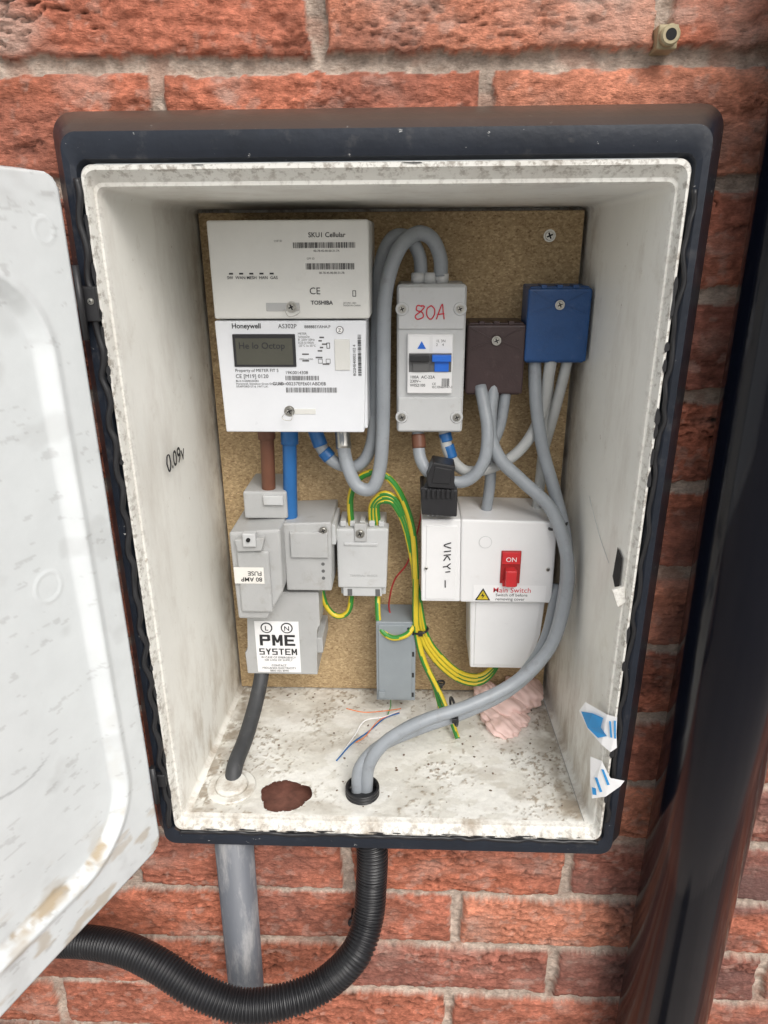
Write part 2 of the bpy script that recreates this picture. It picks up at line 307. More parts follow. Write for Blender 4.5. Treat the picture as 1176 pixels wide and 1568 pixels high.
shell=loft('shell',[rr(-200,200,-520,48.5,8,14),rr(-200,200,-520,48.5,8,0),rr(-199,199,-519,47.5,8,-2),rr(-197.5,197.5,-517.5,45,8,-2),rr(-196,196,-515,42,7,2),rr(-195,195,-512,38,6,6),
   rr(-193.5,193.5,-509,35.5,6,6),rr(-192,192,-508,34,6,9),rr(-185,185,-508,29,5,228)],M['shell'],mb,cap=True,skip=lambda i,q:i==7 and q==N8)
# floor plate with a broken hole
fx=np.arange(-186.5,186.6,1.2); fy=np.arange(9,228,1.2); FX,FY=np.meshgrid(fx,fy)
FX=FX*(1-(FY-9)/219*.035)
hx,hy=-100,33; ang=np.arctan2(FY-hy,FX-hx); rad=np.hypot((FX-hx)/25.,(FY-hy)/21.); cont=1+.06*np.sin(ang*3+1)+.04*np.sin(ang*5)+.02*np.sin(ang*11+2)
near=np.abs(rad-cont)<.05
sc=np.where(near,cont/np.maximum(rad,1e-6),1); FX=hx+(FX-hx)*sc; FY=hy+(FY-hy)*sc
fl=fbm(FX/8.,FY/8.,101,4); fs=fbm(FX/3.2,FY/3.2,103,3,.6); big=fbm(FX/40.,FY/40.,104,3)
cl=ss(.40,.66,big+ss(90,175,np.abs(FX-10))*.22+ss(160,220,FY)*.25-.12)
sp=ss(.60,.69,fs)*cl
FZ=-508+1.0*(fl-.5)+.8*sp
FZ=np.where((FY<11)|(FY>226)|(np.abs(FX)>184),-508,FZ)
wht=np.array([.80,.79,.74])
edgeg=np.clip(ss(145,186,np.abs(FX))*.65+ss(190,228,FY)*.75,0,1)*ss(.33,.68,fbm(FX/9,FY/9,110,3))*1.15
lightspeck=ss(.77,.80,fbm(FX/5,FY/5,108,3,.5))*.9
peel=ss(.52,.55,fbm(FX/26,FY/15,120,5,.6))*.42
T=wht*(1-peel[...,None])+np.array([.58,.555,.48])*peel[...,None]
wash=ss(.44,.72,fbm(FX/34,FY/22,122,4))*.55
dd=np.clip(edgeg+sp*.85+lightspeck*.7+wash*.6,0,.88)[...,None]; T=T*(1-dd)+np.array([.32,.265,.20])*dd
keep=((rad[:-1,:-1]+rad[1:,1:]+rad[1:,:-1]+rad[:-1,1:])/4>(cont[:-1,:-1]+cont[1:,1:])/2-.02)
gridmesh('floor',np.stack([FX*MM,FY*MM,FZ*MM],-1),keep,M['floorm'],mb,T)
box('hole_cavity',-140,-60,12,70,-536,-524,M['rawbrick'],mb,0)
box('hole_cavity_back',-140,-60,62,72,-524,-509.8,M['rawbrick'],mb,0)
box('hole_cavity_side',-142,-136,14,70,-524,-509.8,M['rawbrick'],mb,0); box('hole_cavity_side_b',-64,-58,14,70,-524,-509.8,M['rawbrick'],mb,0)
cyl('cable_gland_disc',(-155,43,-509),(-155,43,-506),24,M['shell'],mb,40,bev=1)
cyl('cable_gland_cap',(-155,43,-507),(-155,43,-501),17,M['shell'],mb,40,r1=15,bev=1.2)
# floor debris
bm=bmesh.new()
for i in range(110):
    x=random.choice([random.uniform(-178,178),random.gauss(150,22),random.gauss(60,40)]); y=random.uniform(20,215)
    if abs(x)>178 or math.hypot(x+100,y-33)<32: continue
    s=random.uniform(.5,1.6); g=bmesh.ops.create_icosphere(bm,subdivisions=1,radius=1)
    for vv in g['verts']: vv.co=Vector((x+vv.co.x*s*random.uniform(.6,1.4),y+vv.co.y*s*random.uniform(.6,1.4),-507.4+vv.co.z*s*.5))*MM
bmobj('floor_debris',bm,mat('rubble_crumbs',(.20,.15,.11),.9,.5,300,0),mb)
# broken latch slot on right wall
bm=bmesh.new(); q=[(190.6,10,-238),(190.2,24,-234),(189.9,27,-262),(190.2,19,-268),(190.6,9,-262)]
bm.faces.new([bm.verts.new((a*MM,b_*MM,c*MM)) for a,b_,c in q]); bmobj('latch_slot',bm,M['dark'],mb)
prism('latch_slot_shard',[(184,-264),(193,-260),(196,-274),(190,-279)],4,7,M['shell'],mb,.6)
tube('crack_line',[(187,115,-222),(188.0,90,-236),(188.8,70,-246),(189.6,40,-256)],.28,M['lgrey'],mb,seg=6)
g=[]
for i in range(60):
    z=40-i*9.4; g.append((-202.5+1.6*math.sin(i*1.7)+random.uniform(-.8,.8),-3+random.uniform(-.8,.8),z))
tube('gasket_left',g,2.4,M['black'],mb,n=4,seg=8)
g=[]
for i in range(56):
    z=30-i*9.6; g.append((203+1.2*math.sin(i*1.3)+random.uniform(-.8,.8),-1.2+random.uniform(-.6,.6),z))
tube('gasket_right',g,1.8,M['black'],mb,n=4,seg=8)
g=[(-195+i*8,-1.5+random.uniform(-.5,.5),-521.5+random.uniform(-1.2,1.2)) for i in range(50)]
tube('gasket_bottom',g,1.9,M['black'],mb,n=4,seg=8)
bm=bmesh.new()
def flake(cx,cz,w,h,y=-2.6):
    n=9; bm.faces.new([bm.verts.new(((cx+math.cos(2*math.pi*i/n)*w*random.uniform(.6,1.1))*MM,(y+random.uniform(-.1,.1))*MM,(cz+math.sin(2*math.pi*i/n)*h*random.uniform(.6,1.1))*MM)) for i in range(n)])
for i in range(46): flake(random.uniform(-190,195),random.uniform(-520,-516),random.uniform(2,10),random.uniform(.4,1.5))
for zc in (-30,-44,-70,-83,-120,-131,-150,-168,-300,-330,-420,-470): flake(199,zc,random.uniform(1.2,2.4),random.uniform(4,10))
for i in range(26): flake(-199.5,random.uniform(-500,20),random.uniform(.8,2.0),random.uniform(3,12))
flake(20,47.4,9,.5); flake(-120,47.4,5,.4)
bmobj('gasket_fragments',bm,M['black'],mb)
# hinge
box('hinge_bracket',-212,-199,-6,4,-52,-28,M['black'],mb,1.5); cyl('hinge_pin',(-209,-9,-64),(-209,-9,-14),2.4,M['black'],mb); cyl('hinge_pin_b',(-209,-9,-480),(-209,-9,-440),2.6,M['black'],mb); box('hinge_bracket_b',-212,-200,-6,3,-466,-452,M['black'],mb,1.5)
screw(-203,-38,-6,1.6,mb,'hinge_screw')
# door
Wd,z0d,z1d=400,-533,46
S_=np.linspace(0,Wd,260); Zd=np.linspace(z0d,z1d,380); SS,ZZ=np.meshgrid(S_,Zd)
def sdf(s,z,s0,s1,z0,z1,r):
    cx=(s0+s1)/2; cz=(z0+z1)/2; qx=np.abs(s-cx)-(s1-s0)/2+r; qz=np.abs(z-cz)-(z1-z0)/2+r
    return -(np.hypot(np.maximum(qx,0),np.maximum(qz,0))+np.minimum(np.maximum(qx,qz),0)-r)
dO=sdf(SS,ZZ,0,Wd,z0d,z1d,14)
out=dO<0; ccx=np.where(SS<Wd/2,14,Wd-14); ccz=np.where(ZZ<-240,z0d+14,z1d-14); rdist=np.hypot(SS-ccx,ZZ-ccz); f_=np.where(out,14/np.maximum(rdist,1e-6),1)
SS2=np.where(out,ccx+(SS-ccx)*f_,SS); ZZ2=np.where(out,ccz+(ZZ-ccz)*f_,ZZ)
dO=np.maximum(dO,0)
dI=sdf(SS,ZZ,30,Wd-30,z0d+42,z1d-56,62); dI2=sdf(SS,ZZ,38,Wd-38,z0d+52,z1d-66,54)
H=-20*(1-ss(0,3.2,dO))+1.5*ss(0,8,dI+8)*(1-ss(0,2,dI))-7*ss(0,11,dI)+.4*(fbm(SS/60,ZZ/60,130,2)-.5)*2
cd=np.hypot(SS-62,ZZ+232); H=H+.6*ss(13,11.5,cd)*ss(9.5,11,cd)
cd=np.hypot(SS-20,ZZ-8); H=H+.5*ss(9,7.5,cd)*ss(6,7.5,cd)
n_=np.array([.925,-.379]); d_=np.array([-.379,-.925]); hingeP=np.array([-210.,-8.])
PX=hingeP[0]+d_[0]*SS2+n_[0]*H; PY=hingeP[1]+d_[1]*SS2+n_[1]*H
wn=np.array([.79,.825,.83]); T=np.ones(SS.shape+(3,))*wn*(1-.08*fbm(SS/25,ZZ/25,131,4)[...,None])
rust=ss(7,0,np.abs(dI2+3+9*(fbm(SS/14,ZZ/14,133,3)-.5)))*ss(.42,.58,fbm(SS/16,ZZ/16,134,4))*(.12*ss(-250,-400,ZZ)+.85*ss(-440,-480,ZZ))
rust=rust+.55*ss(.52,.70,fbm(SS/22,ZZ/10,136,4))*ss(-430,-515,ZZ)
scuff=ss(3.5,0,dO)*ss(.50,.58,fbm(SS/7,ZZ/10,135,4))*.8+.30*ss(.70,.74,fbm(SS/14,ZZ/5,138,4,.6))+.22*ss(.60,.75,fbm(SS/40,ZZ/30,139,4))
crk=ss(1.6,.5,np.abs(ZZ+362+5*np.sin(SS/14)+(SS-100)*.12))*ss(85,100,SS)*.5
rust=np.clip(rust,0,.9)[...,None]; T=T*(1-rust)+np.array([.45,.35,.22])*rust; scuff=np.clip(scuff,0,.8)[...,None]; T=T*(1-scuff)+np.array([.38,.38,.37])*scuff; T=T*(1-crk[...,None]*.6)
gridmesh('door_inner_face',np.stack([PX*MM,PY*MM,ZZ2*MM],-1),None,M['doorm'],mb,T)
bm=bmesh.new(); back=rr(0,Wd,z0d,z1d,14,0)
fv=[];bv=[]
for s,_,z in back:
    for h_,l in ((-19.5,fv),(-23,bv)):
        p=hingeP+d_*s+n_*h_; l.append(bm.verts.new((p[0]*MM,p[1]*MM,z*MM)))
bm.faces.new(bv)
for i in range(len(fv)): bm.faces.new((fv[i],fv[(i+1)%len(fv)],bv[(i+1)%len(fv)],bv[i]))
bmobj('door_outer_face',bm,M['frame'],mb)
tube('wall_note',[(-186.6,y,z) for y,z in ((58,-176),(61,-170),(66,-171),(67,-180),(62,-184),(58,-176))],.6,M['ink'],mb,seg=6)
text('wall_note_text','.09v',-186.9,-184,70,20,M['ink'],mb,(90,0,88),off=.25)
# ------------------------------------------------------------------ backing board
bb=empty('chipboard_backing_board'); box('board',-183,181,210,226,-506,26,M['chip'],bb,.6)
screw(150,4,210,4.2,bb)
# ------------------------------------------------------------------ smart meter
sm=empty('electricity_smart_meter')
box('communications_hub',-151,-15.5,118,209,-62.5,17,M['meter'],sm,2.2)
box('meter_body',-151,-19,126,209,-162,-64,M['meter2'],sm,2.2)
prism('meter_front_cover',[(-152,-64.2),(-18.5,-64.2),(-22,-164),(-150,-164)],120,128,M['meter2'],sm,1.6)
yh=117.6; ym=119.6
text('hub_title','SKU1 Cellular',-66,3.5,yh,5.4,M['ink'],sm,off=.05)
text('hub_small_a','CHF ID',-95,0,yh,2.2,M['inkg'],sm); bars('hub_barcode',-79,-27,-5,-.5,yh,M['ink'],sm); text('hub_digits','00-78-45-00-00-31-7A',-62,-8,yh,2.4,M['ink'],sm)
text('hub_small_b','GPF ID',-68,-14,yh,2.2,M['inkg'],sm); bars('hub_barcode_b',-69,-28,-22,-17,yh,M['ink'],sm); text('hub_digits_b','00-78-45-00-00-31-7B',-58,-25.5,yh,2.4,M['ink'],sm)
text('hub_led_labels','SW  WAN MESH  HAN  GAS',-137,-29.5,yh,3.5,M['ink'],sm,off=.03)
for i in range(5): rect('hub_led_%d'%(i+1),-135+i*8.7,-131.5+i*8.7,-25.8,-24.4,yh,M['ink'],sm)
text('hub_ce','CE',-67,-42,yh,8,M['ink'],sm); text('hub_maker','TOSHIBA',-66,-50.5,yh,4.6,M['ink'],sm,off=.1); text('hub_origin','JST3701-1001\nMADE IN CHINA',-38,-50,yh,2,M['inkg'],sm)
frame_line('hub_bin_symbol',-30,-27,-44,-39,yh,.5,M['ink'],sm)
box('hub_latch_recess',-105,-76,117.4,119,-56,-49,M['grey'],sm,.5); screw(-83,-52.5,118,3.6,sm,'hub_screw')
tube('seal_wire_a',[(-83,114,-50),(-75,112,-56),(-84,111,-60),(-89,114,-54)],.35,M['steel'],sm,seg=6)
text('meter_maker','Honeywell',-137,-70.5,ym,6,M['ink'],sm,off=.1); text('meter_model','AS302P',-96,-70.5,ym,5.2,M['ink'],sm); text('meter_model_b','888885YAHA.P',-73,-70.5,ym,3.6,M['ink'],sm)
text('meter_spec','METER\n1phase2w\nB  230V 50Hz\n0.25-5(100)A\n-25°C to 55°C',-79,-76,ym,2.6,M['inkg'],sm)
cyl('meter_approval_ring',(-42,ym,-72),(-42,ym-.2,-72),3.3,M['inkg'],sm); cyl('meter_approval_disc',(-42,ym-.1,-72),(-42,ym-.35,-72),2.7,M['label'],sm); text('meter_approval_text','Z',-43.4,-73.7,ym-.5,4.2,M['ink'],sm)
box('display_bezel',-137,-81.5,118.6,121,-104,-75.5,M['ink'],sm,.8); rect('display_glass',-134.5,-84,-102,-79,118.5,M['lcd'],sm)
text('display_text','He lo Octop',-132,-88,118.3,8,M['ink'],sm,sx=1.0,off=.05)
text('meter_led_text','1000imp/kWh',-79,-98,ym,2.2,M['inkg'],sm)
for i,(a,b_) in enumerate(((-60,-56),(-61,-58),(-58,-54),(-60,-57),(-62,-58),(-76,-70),(-64,-58),(-76,-70),(-58,-52))):
    rect('meter_symbol_%d'%(i+1),a,b_,-79-i*2.9,-77.8-i*2.9,ym,M['inkg'],sm)
frame_line('meter_bin_symbol',-54,-51,-88,-83,ym,.5,M['ink'],sm); frame_line('meter_square_symbol',-62,-58,-101,-97,ym,.4,M['inkg'],sm); frame_line('meter_square_symbol_b',-55,-51,-101,-97,ym,.4,M['inkg'],sm)
box('optical_port',-47,-33.5,118.8,121,-107,-80,M['meter'],sm,.6); bars('meter_side_barcode',-26.5,-23.5,-112,-76,ym,M['ink'],sm,vert=True)
text('meter_side_digits','BGSME40002102 4',-28.5,-112,ym,3.5,M['ink'],sm,(90,-90,0))
text('meter_owner','Property of METER FIT 5',-137,-108.5,ym,3.8,M['ink'],sm); text('meter_ce','CE [M19] 0120',-137,-114,ym,4.8,M['ink'],sm); text('meter_addr','8616 S120/BGS0283\nHoneywell, Stonebow Grove Drive, Trafford\nSTAFFORD ST16 1WT U.K.',-137,-117.5,ym,2.5,M['ink'],sm)
text('meter_serial','19K0014308',-92,-110.5,ym,4,M['ink'],sm); bars('meter_barcode_a',-92,-62,-116,-112,ym,M['inkg'],sm); text('meter_guid','GUID  00237EFE601ABDEB',-104,-120.5,ym,4.2,M['ink'],sm); bars('meter_barcode_b',-92,-46,-127,-122.5,ym,M['inkg'],sm)
box('meter_latch_recess',-90,-66,119.4,121,-147,-142,M['meter'],sm,.4); screw(-90,-144,120,3.6,sm,'meter_screw')
tube('seal_wire_b',[(-90,116,-142),(-96,113,-149),(-88,113,-151),(-86,116,-143)],.35,M['steel'],sm,seg=6)
# ------------------------------------------------------------------ isolator
iso=empty('isolator_switch')
prism('body',[(7,-36),(70,-36),(70,-172),(7,-172)],151,209,M['lgrey'],iso,4,.0)
box('upper_cover',8.5,68.5,148.5,153,-75,-38,M['lgrey'],iso,1.5); box('lower_cover',8.5,68.5,148.5,153,-170,-137,M['lgrey'],iso,1.5)
box('switch_module',17,58.5,146,153,-133,-79,M['white'],iso,1); 
box('toggle_surround',18.5,57.5,145.4,147,-113,-96,M['inkg'],iso,.3)
box('toggle_black',19.5,37,140,147,-103,-97,M['black'],iso,.8); box('toggle_base_black',22,37,144,147,-112.5,-103.5,M['inkg'],iso,.5); box('toggle_blue',39.5,57,140,147,-103,-97,M['bluelt'],iso,.8); box('toggle_base_blue',42,55,144,147,-112.5,-103.5,M['bluelt'],iso,.5)
rect('module_cover_left',18.5,37,-95,-81,145.8,M['label'],iso); rect('module_cover_right',40,57.5,-95,-81,145.8,M['label'],iso)
sheet('warning_triangle',[(26,-92),(34,-92),(30,-85)],145.5,M['bluelt'],iso); text('module_marks','1L 3N\n2    4',43,-86,145.5,3.4,M['inkg'],iso)
text('module_text','100A  AC-22A\n230V~\nWIS2100',19.5,-119,145.8,3.8,M['ink'],iso,off=.03); text('module_text_b','CE \nIEC/EN60947-3',40,-125,145.8,3.0,M['ink'],iso); bars('module_code',49,56,-126,-119,145.8,M['ink'],iso)
for x,z in ((12,-57),(64,-57),(12,-156),(64,-156)):
    cyl('screw_boss',(x,151,z),(x,147.5,z),6,M['lgrey'],iso,24,bev=.6); screw(x,z,147.6,2.8,iso,'cover_screw')
for i,pl in enumerate(([(30,-55),(26,-54),(25,-58),(30,-60),(31,-64),(26,-66),(24,-63),(29,-59),(32,-55),(29,-54)],[(38,-54),(34.5,-57),(34.5,-63),(38,-66),(41,-62),(41,-57),(38,-54)],[(43,-66),(45,-60),(48,-53),(49,-60),(50,-66)],[(43.5,-62),(50,-61)])):
    tube('handwritten_rating_%d'%(i+1),[(a,148,b_) for a,b_ in pl],.55,M['redink'],iso,seg=6)
for i,x in enumerate((26,37,48)): cyl('cable_gland_%d'%(i+1),(x,172,-37),(x,172,-27),6.2,M['lgrey'],iso,bev=.8)
# ------------------------------------------------------------------ terminal blocks
def tblock(x0,x1,z0,z1,y,m,cx):
    e=empty('terminal_block')
    box('body',x0+1.5,x1-1.5,y+4,209,z0,z1,m,e,2); box('lid',x0,x1,y,y+26,z0+1.5,z1-1.5,m,e,2.4)
    zc=z1-16; xc=(x0+x1)/2
    for s in (-1,1):
        prism('rib_up',[(xc+s*4,zc+1.5),(x0+4 if s<0 else x1-4,z1-4),(x0+4 if s<0 else x1-4,z1-5.5),(xc+s*4,zc)],y-.8,y+1,m,e,.25)
        prism('rib_down',[(xc+s*4,zc-1.5),(x0+4 if s<0 else x1-4,zc-9),(x0+4 if s<0 else x1-4,zc-7.5),(xc+s*4,zc)],y-.8,y+1,m,e,.25)
    cyl('boss',(xc,y+1,zc),(xc,y-1.2,zc),5.2,m,e,bev=.5); screw(xc,zc,y-1,3.2,e)
    for s in (0,1,2): box('lug_%d'%(s+1),x0+(x1-x0)*(.2+.25*s),x0+(x1-x0)*(.2+.25*s)+5,y+2,y+20,z1-2,z1+1.2,m,e,.5)
    text('rating_text','100A 230V\nBS 7671\n16-25mm',xc,zc-22,y-.3,3.3,m,e,align='CENTER')
    return e
tblock(72.5,127,-139,-71,165,M['brown'],98); tblock(126.5,184,-108,-39,163,M['blue'],156)
# ------------------------------------------------------------------ cutout
cu=empty('service_fuse_cutout')
prism('base',[(-152,-345),(-75,-345),(-75,-385),(-80,-390),(-80,-447),(-158,-447),(-159,-420),(-154,-415)],150,209,M['grey'],cu,1.5)
box('base_side_lug',-84,-74,158,209,-424,-405,M['grey'],cu,1.2)
prism('fuse_carrier',[(-157,-266),(-106,-262),(-107,-330),(-125,-362),(-155,-362)],122,205,M['grey'],cu,3)
box('carrier_face',-150,-118,118,124,-352,-284,M['grey'],cu,2.5); prism('carrier_grip',[(-150,-270),(-120,-268),(-124,-282),(-148,-283)],114,124,M['grey'],cu,1.5)
box('carrier_handle',-141,-128,110,118,-276,-262,M['lgrey'],cu,1.5); cyl('carrier_seal',(-135,112,-268),(-135,108,-268),2,M['dark'],cu)
box('terminal_shroud',-147,-103,150,209,-262,-233,M['grey'],cu,2.5); box('shroud_cap',-126,-106,146,152,-246,-236,M['lgrey'],cu,1)
prism('neutral_cover',[(-107,-264),(-58,-262),(-60,-339),(-107,-339)],142,209,M['grey'],cu,2.2); box('neutral_cover_step',-100,-62,138.5,143,-300,-272,M['grey'],cu,1.2)
for i in range(3): cyl('cover_vent_%d'%(i+1),(-68,142.2,-308-i*8),(-68,141.6,-308-i*8),1.8,M['inkg'],cu)
for i in range(2): rect('cover_text_%d'%(i+1),-96+i*12,-88+i*12,-295,-287,138.3,M['grey'],cu)
screw(-66,-270,140,3,cu,'cover_screw'); box('side_tab',-60,-55,150,200,-290,-268,M['lgrey'],cu,1)
rect('amp_label',-154,-124,-319,-301,117.5,M['cream'],cu); text('amp_label_text','80 AMP\nFUSE',-126,-312,117.2,6.6,M['ink'],cu,(90,180,0),1,off=.08)
rect('pme_label',-146,-98,-444,-380,149.5,M['label'],cu)
for nm,x in (('L',-133),('N',-111)):
    cyl('ring',(x,149.4,-388),(x,149.1,-388),6.4,M['ink'],cu,32); cyl('ring_inner',(x,149.2,-388),(x,148.9,-388),5.1,M['label'],cu,32); text('ring_letter',nm,x,-391,148.7,8,M['ink'],cu,align='CENTER',off=.1)
def block_letters(word,xc,z,h,w,t,gap,y):
    """heavy block capitals cut as flat shapes"""
    x=xc-(len(word)*w+(len(word)-1)*gap)/2
    def pl(n,pts,dy=0): sheet('letter_'+n,[(x+a*w,z+b_*h) for a,b_ in pts],y-dy,M['ink'],cu)
    tx=t/w; tz=t*.8/h
    for ch in word:
        def hb(z0,x0=0,x1=1): pl(ch,[(x0,z0),(x1,z0),(x1,z0+tz),(x0,z0+tz)],.03)
        def vb(x0,z0=0,z1=1): pl(ch,[(x0,z0),(x0+tx,z0),(x0+tx,z1),(x0,z1)],0)
        if ch=='P': vb(0); hb(1-tz,0,.9); hb(.42,0,.9); vb(1-tx,.46,.96)
        if ch=='M': vb(0); vb(1-tx); pl(ch,[(0,1),(tx,1),(.5+tx*.35,.28),(.5-tx*.35,.28)],.03); pl(ch,[(1-tx,1),(1,1),(.5+tx*.35,.28),(.5-tx*.35,.28)],.06)
        if ch=='E': vb(0); hb(0); hb(.5-tz/2,0,.88); hb(1-tz)
        if ch=='S': hb(0); hb(.5-tz/2); hb(1-tz); vb(0,.5,.97); vb(1-tx,.03,.5)
        if ch=='Y': pl(ch,[(0,1),(tx,1),(.5+tx/2,.48),(.5-tx/2,.40)],.03); pl(ch,[(1-tx,1),(1,1),(.5+tx/2,.40),(.5-tx/2,.48)],.06); vb(.5-tx/2,0,.46)
        if ch=='T': vb(.5-tx/2); hb(1-tz)
        x+=w+gap
block_letters('PME',-122,-410,13.5,11.5,3.2,2.0,149.1); block_letters('SYSTEM',-122,-421.5,7.8,5.9,1.5,1.2,149.1)
text('pme_text_c','IN CASE OF EMERGENCY\nOR LOSS OF SUPPLY\n \nCONTACT\nMIDLANDS ELECTRICITY\n0800 056 8090',-122,-426,149.1,3.4,M['ink'],cu,align='CENTER',off=.0)
# ------------------------------------------------------------------ earth block
eb=empty('earth_terminal_block')
box('base',-54,-5,176,209,-360,-276,M['lgrey'],eb,1.5); prism('cover',[(-56,-279),(-1.5,-278),(-4,-347),(-56,-347)],165,182,M['lgrey'],eb,2.2)
box('cover_lower',-51,-9,167,182,-358,-343,M['lgrey'],eb,1.5); box('cover_ridge',-48,-13,163.5,167,-297,-294,M['lgrey'],eb,.8); box('slot',-37,-24,163,167,-292,-272,M['grey'],eb,1); screw(-31,-283,163.4,3.6,eb)
for i in range(5): box('entry_%d'%(i+1),-52+i*10,-46+i*10,170,190,-278,-272,M['lgrey'],eb,1)
for i,x in enumerate((-46,-16)): rect('lower_slot_%d'%(i+1),x,x+5,-357,-349,166.7,M['inkg'],eb)
text('embossed_text','TERMINAL  BLOCK',-28,-333,164.6,3.5,M['grey'],eb,align='CENTER')
# ------------------------------------------------------------------ consumer unit
c=empty('consumer_unit')
prism('cover',[(71.2,-257),(166,-259),(167,-349),(73.2,-349)],140,208,M['white'],c,2.2); prism('side_cover',[(32,-258),(71.0,-257.3),(73.0,-349),(33,-349)],141.2,208,M['white'],c,1.6)
box('side_cover_panel',37,68,140.2,143,-346,-264,M['white'],c,1)
for i in range(7): box('vent_%d'%(i+1),38+i*4.4,40+i*4.4,150,170,-258.5,-256.3,M['lgrey'],c,.3)
prism('lower_shroud',[(84,-348),(163,-348),(160,-392),(152,-435),(87,-435)],150,208,M['white'],c,3); prism('lower_shroud_face',[(90,-352),(158,-352),(155,-392),(148,-430),(91,-430)],148.5,152,M['white'],c,1.2)
screw(37.5,-310,140.0,1.6,c,'screw_a',False); screw(160,-310,140,2,c,'screw_b',False)
cyl('moulded_oval_ring',(96,139.9,-281),(96,139.5,-281),6.5,M['lgrey'],c); cyl('moulded_oval',(96,139.8,-281),(96,139.3,-281),6,M['white'],c)
box('switch_surround',112.5,132.5,138.6,141,-326,-290,M['redd'],c,.8); box('switch_on_plate',113.5,131.5,137,139,-304,-291,M['red'],c,.5); text('switch_text','ON',117,-301,136.8,7,M['label'],c)
box('switch_rocker',117,128,129,140,-326,-308,M['red'],c,2); box('switch_lower',115,130,137,139,-329,-322,M['red'],c,.8)
rect('switch_label',86,160,-347,-328.5,139.4,M['label'],c); sheet('hazard_triangle_edge',[(88,-346),(104,-346),(96,-332)],139.1,M['ink'],c); sheet('hazard_triangle',[(90.2,-344.8),(101.8,-344.8),(96,-334.4)],138.9,M['yel'],c); sheet('hazard_bolt',[(96.5,-336.5),(94,-341),(96,-341),(95,-344.3),(98,-339.8),(96.2,-339.8)],138.7,M['ink'],c)
text('switch_label_title','Main Switch',106,-336.6,139.1,8.0,M['redink'],c,off=.02); text('switch_label_text','Switch off before\nremoving cover',109,-341,139.1,4.7,M['ink'],c,off=.0)
for i,pl in enumerate(([(62,-282),(55,-285),(62,-288)],[(62,-291),(55,-292)],[(62,-295),(55,-296)],[(61.5,-301),(58.5,-297),(55,-302)],[(62,-305),(59,-308),(62,-311)],[(59,-308),(54.5,-309)],[(62,-314),(57,-314.6)],[(57,-324),(57.4,-332)])):
    tube('handwritten_note_%d'%(i+1),[(a,139.8,b_) for a,b_ in pl],.6,M['ink'],c,seg=6)
# grey module
gm=empty('grey_junction_box'); box('body',-15.5,28,160,200,-486,-385,M['dgrey'],gm,1.2); box('face_panel',-13,24,158.5,162,-483,-388,M['dgrey'],gm,.8)
for i,z in enumerate((-398,-425,-452,-478)): rect('slot_%d'%(i+1),22,26.5,z-3,z+3,158.3+1.5,M['ink'],gm)
box('clip',-13,-6,155,160,-480,-472,M['dgrey'],gm,.5); cyl('hole',(20,158.6,-392),(20,158.2,-392),1.6,M['ink'],gm)
# black connector: toothed lower block with a hinged tab
bk=empty('cable_tap_connector'); prism('lower_body',[(30,-220),(66,-222),(66,-250),(32,-248)],128,165,M['black'],bk,2)
prism('tab',[(42,-194),(63,-198),(61,-209),(63,-221),(38,-219),(36,-209)],126,150,M['black'],bk,1.5); prism('tab_face',[(44,-198),(60,-201),(58,-215),(41,-214)],124.5,128,M['black'],bk,.8)
prism('hinge_neck',[(36,-214),(62,-214),(65,-224),(32,-223)],131,152,M['black'],bk,1)
for i in range(7): box('tooth_%d'%(i+1),32+i*4.6,34.6+i*4.6,125.5,130,-230,-221,M['black'],bk,.5)
# ------------------------------------------------------------------ cables
def cable(name,pts,r,m,**k): return tube(name,pts,r,m,None,**k)
cable('mains_cable',[(47,172,-30),(46,172,-14),(38,170,2),(24,165,6),(8,155,-8),(-3,150,-44),(-5,150,-102),(-6,150,-164),(-9,150,-206),(-17,149,-228),(-32,150,-226),(-42,154,-204),(-46,160,-180),(-47,168,-160)],6.6,M['cgrey'])
cable('mains_cable',[(29,175,-30),(27,175,-12),(17,175,3),(2,174,2),(-9,174,-23),(-12,172,-75),(-14,170,-136),(-18,168,-187),(-32,166,-210),(-54,165,-207),(-69,167,-190),(-76,172,-165)],6.2,M['cgrey'])
tube('heat_shrink_blue',[(-60,165.5,-202),(-66,166.5,-195)],7.2,M['cblue'],bpy.data.objects['mains_cable.001'],seg=16)
tube('heat_shrink_blue_b',[(-69,167.5,-190),(-75,170,-173)],7.4,M['cblue'],bpy.data.objects['mains_cable.001'],seg=16)
tube('cable_clamp',[(-45,158,-190),(-47,165,-168)],7.6,M['steel'],bpy.data.objects['mains_cable'],seg=16)
cable('meter_tail_brown',[(-121,160,-155),(-121,160,-185),(-122,160,-220),(-123,161,-245)],6.9,M['cbrown']); tube('outer_sheath',[(-121,160,-155),(-121,160,-181)],8.6,M['cbrown'],bpy.data.objects['meter_tail_brown'],seg=18)
cable('meter_tail_blue',[(-98,160,-155),(-99,160,-190),(-101,160,-240),(-102,160,-275)],7.0,M['cblue']); tube('outer_sheath',[(-98,160,-155),(-98.6,160,-186)],8.6,M['cblue'],bpy.data.objects['meter_tail_blue'],seg=18)
cable('mains_cable_light',[(53,168,-165),(54,165,-178),(60,162,-199),(77,162,-214),(105,164,-209),(130,168,-192),(147,172,-159),(154,172,-100)],5.6,M['clight'])
tube('blue_sleeve',[(54,165.5,-176),(56,164,-184)],6.2,M['cblue'],bpy.data.objects['mains_cable_light'],seg=16); tube('blue_sleeve_b',[(57,163.5,-188),(61,162,-200)],6.2,M['cblue'],bpy.data.objects['mains_cable_light'],seg=16)
cable('mains_cable',[(28,166,-165),(28,160,-180),(31,152,-200),(44,146,-214),(72,144,-219),(90,144,-201),(94,150,-169),(87,168,-130)],6,M['cgrey'])
tube('brown_sleeve',[(28,161,-176),(29,157,-189)],6.8,M['cbrown'],bpy.data.objects['mains_cable.002'],seg=16)
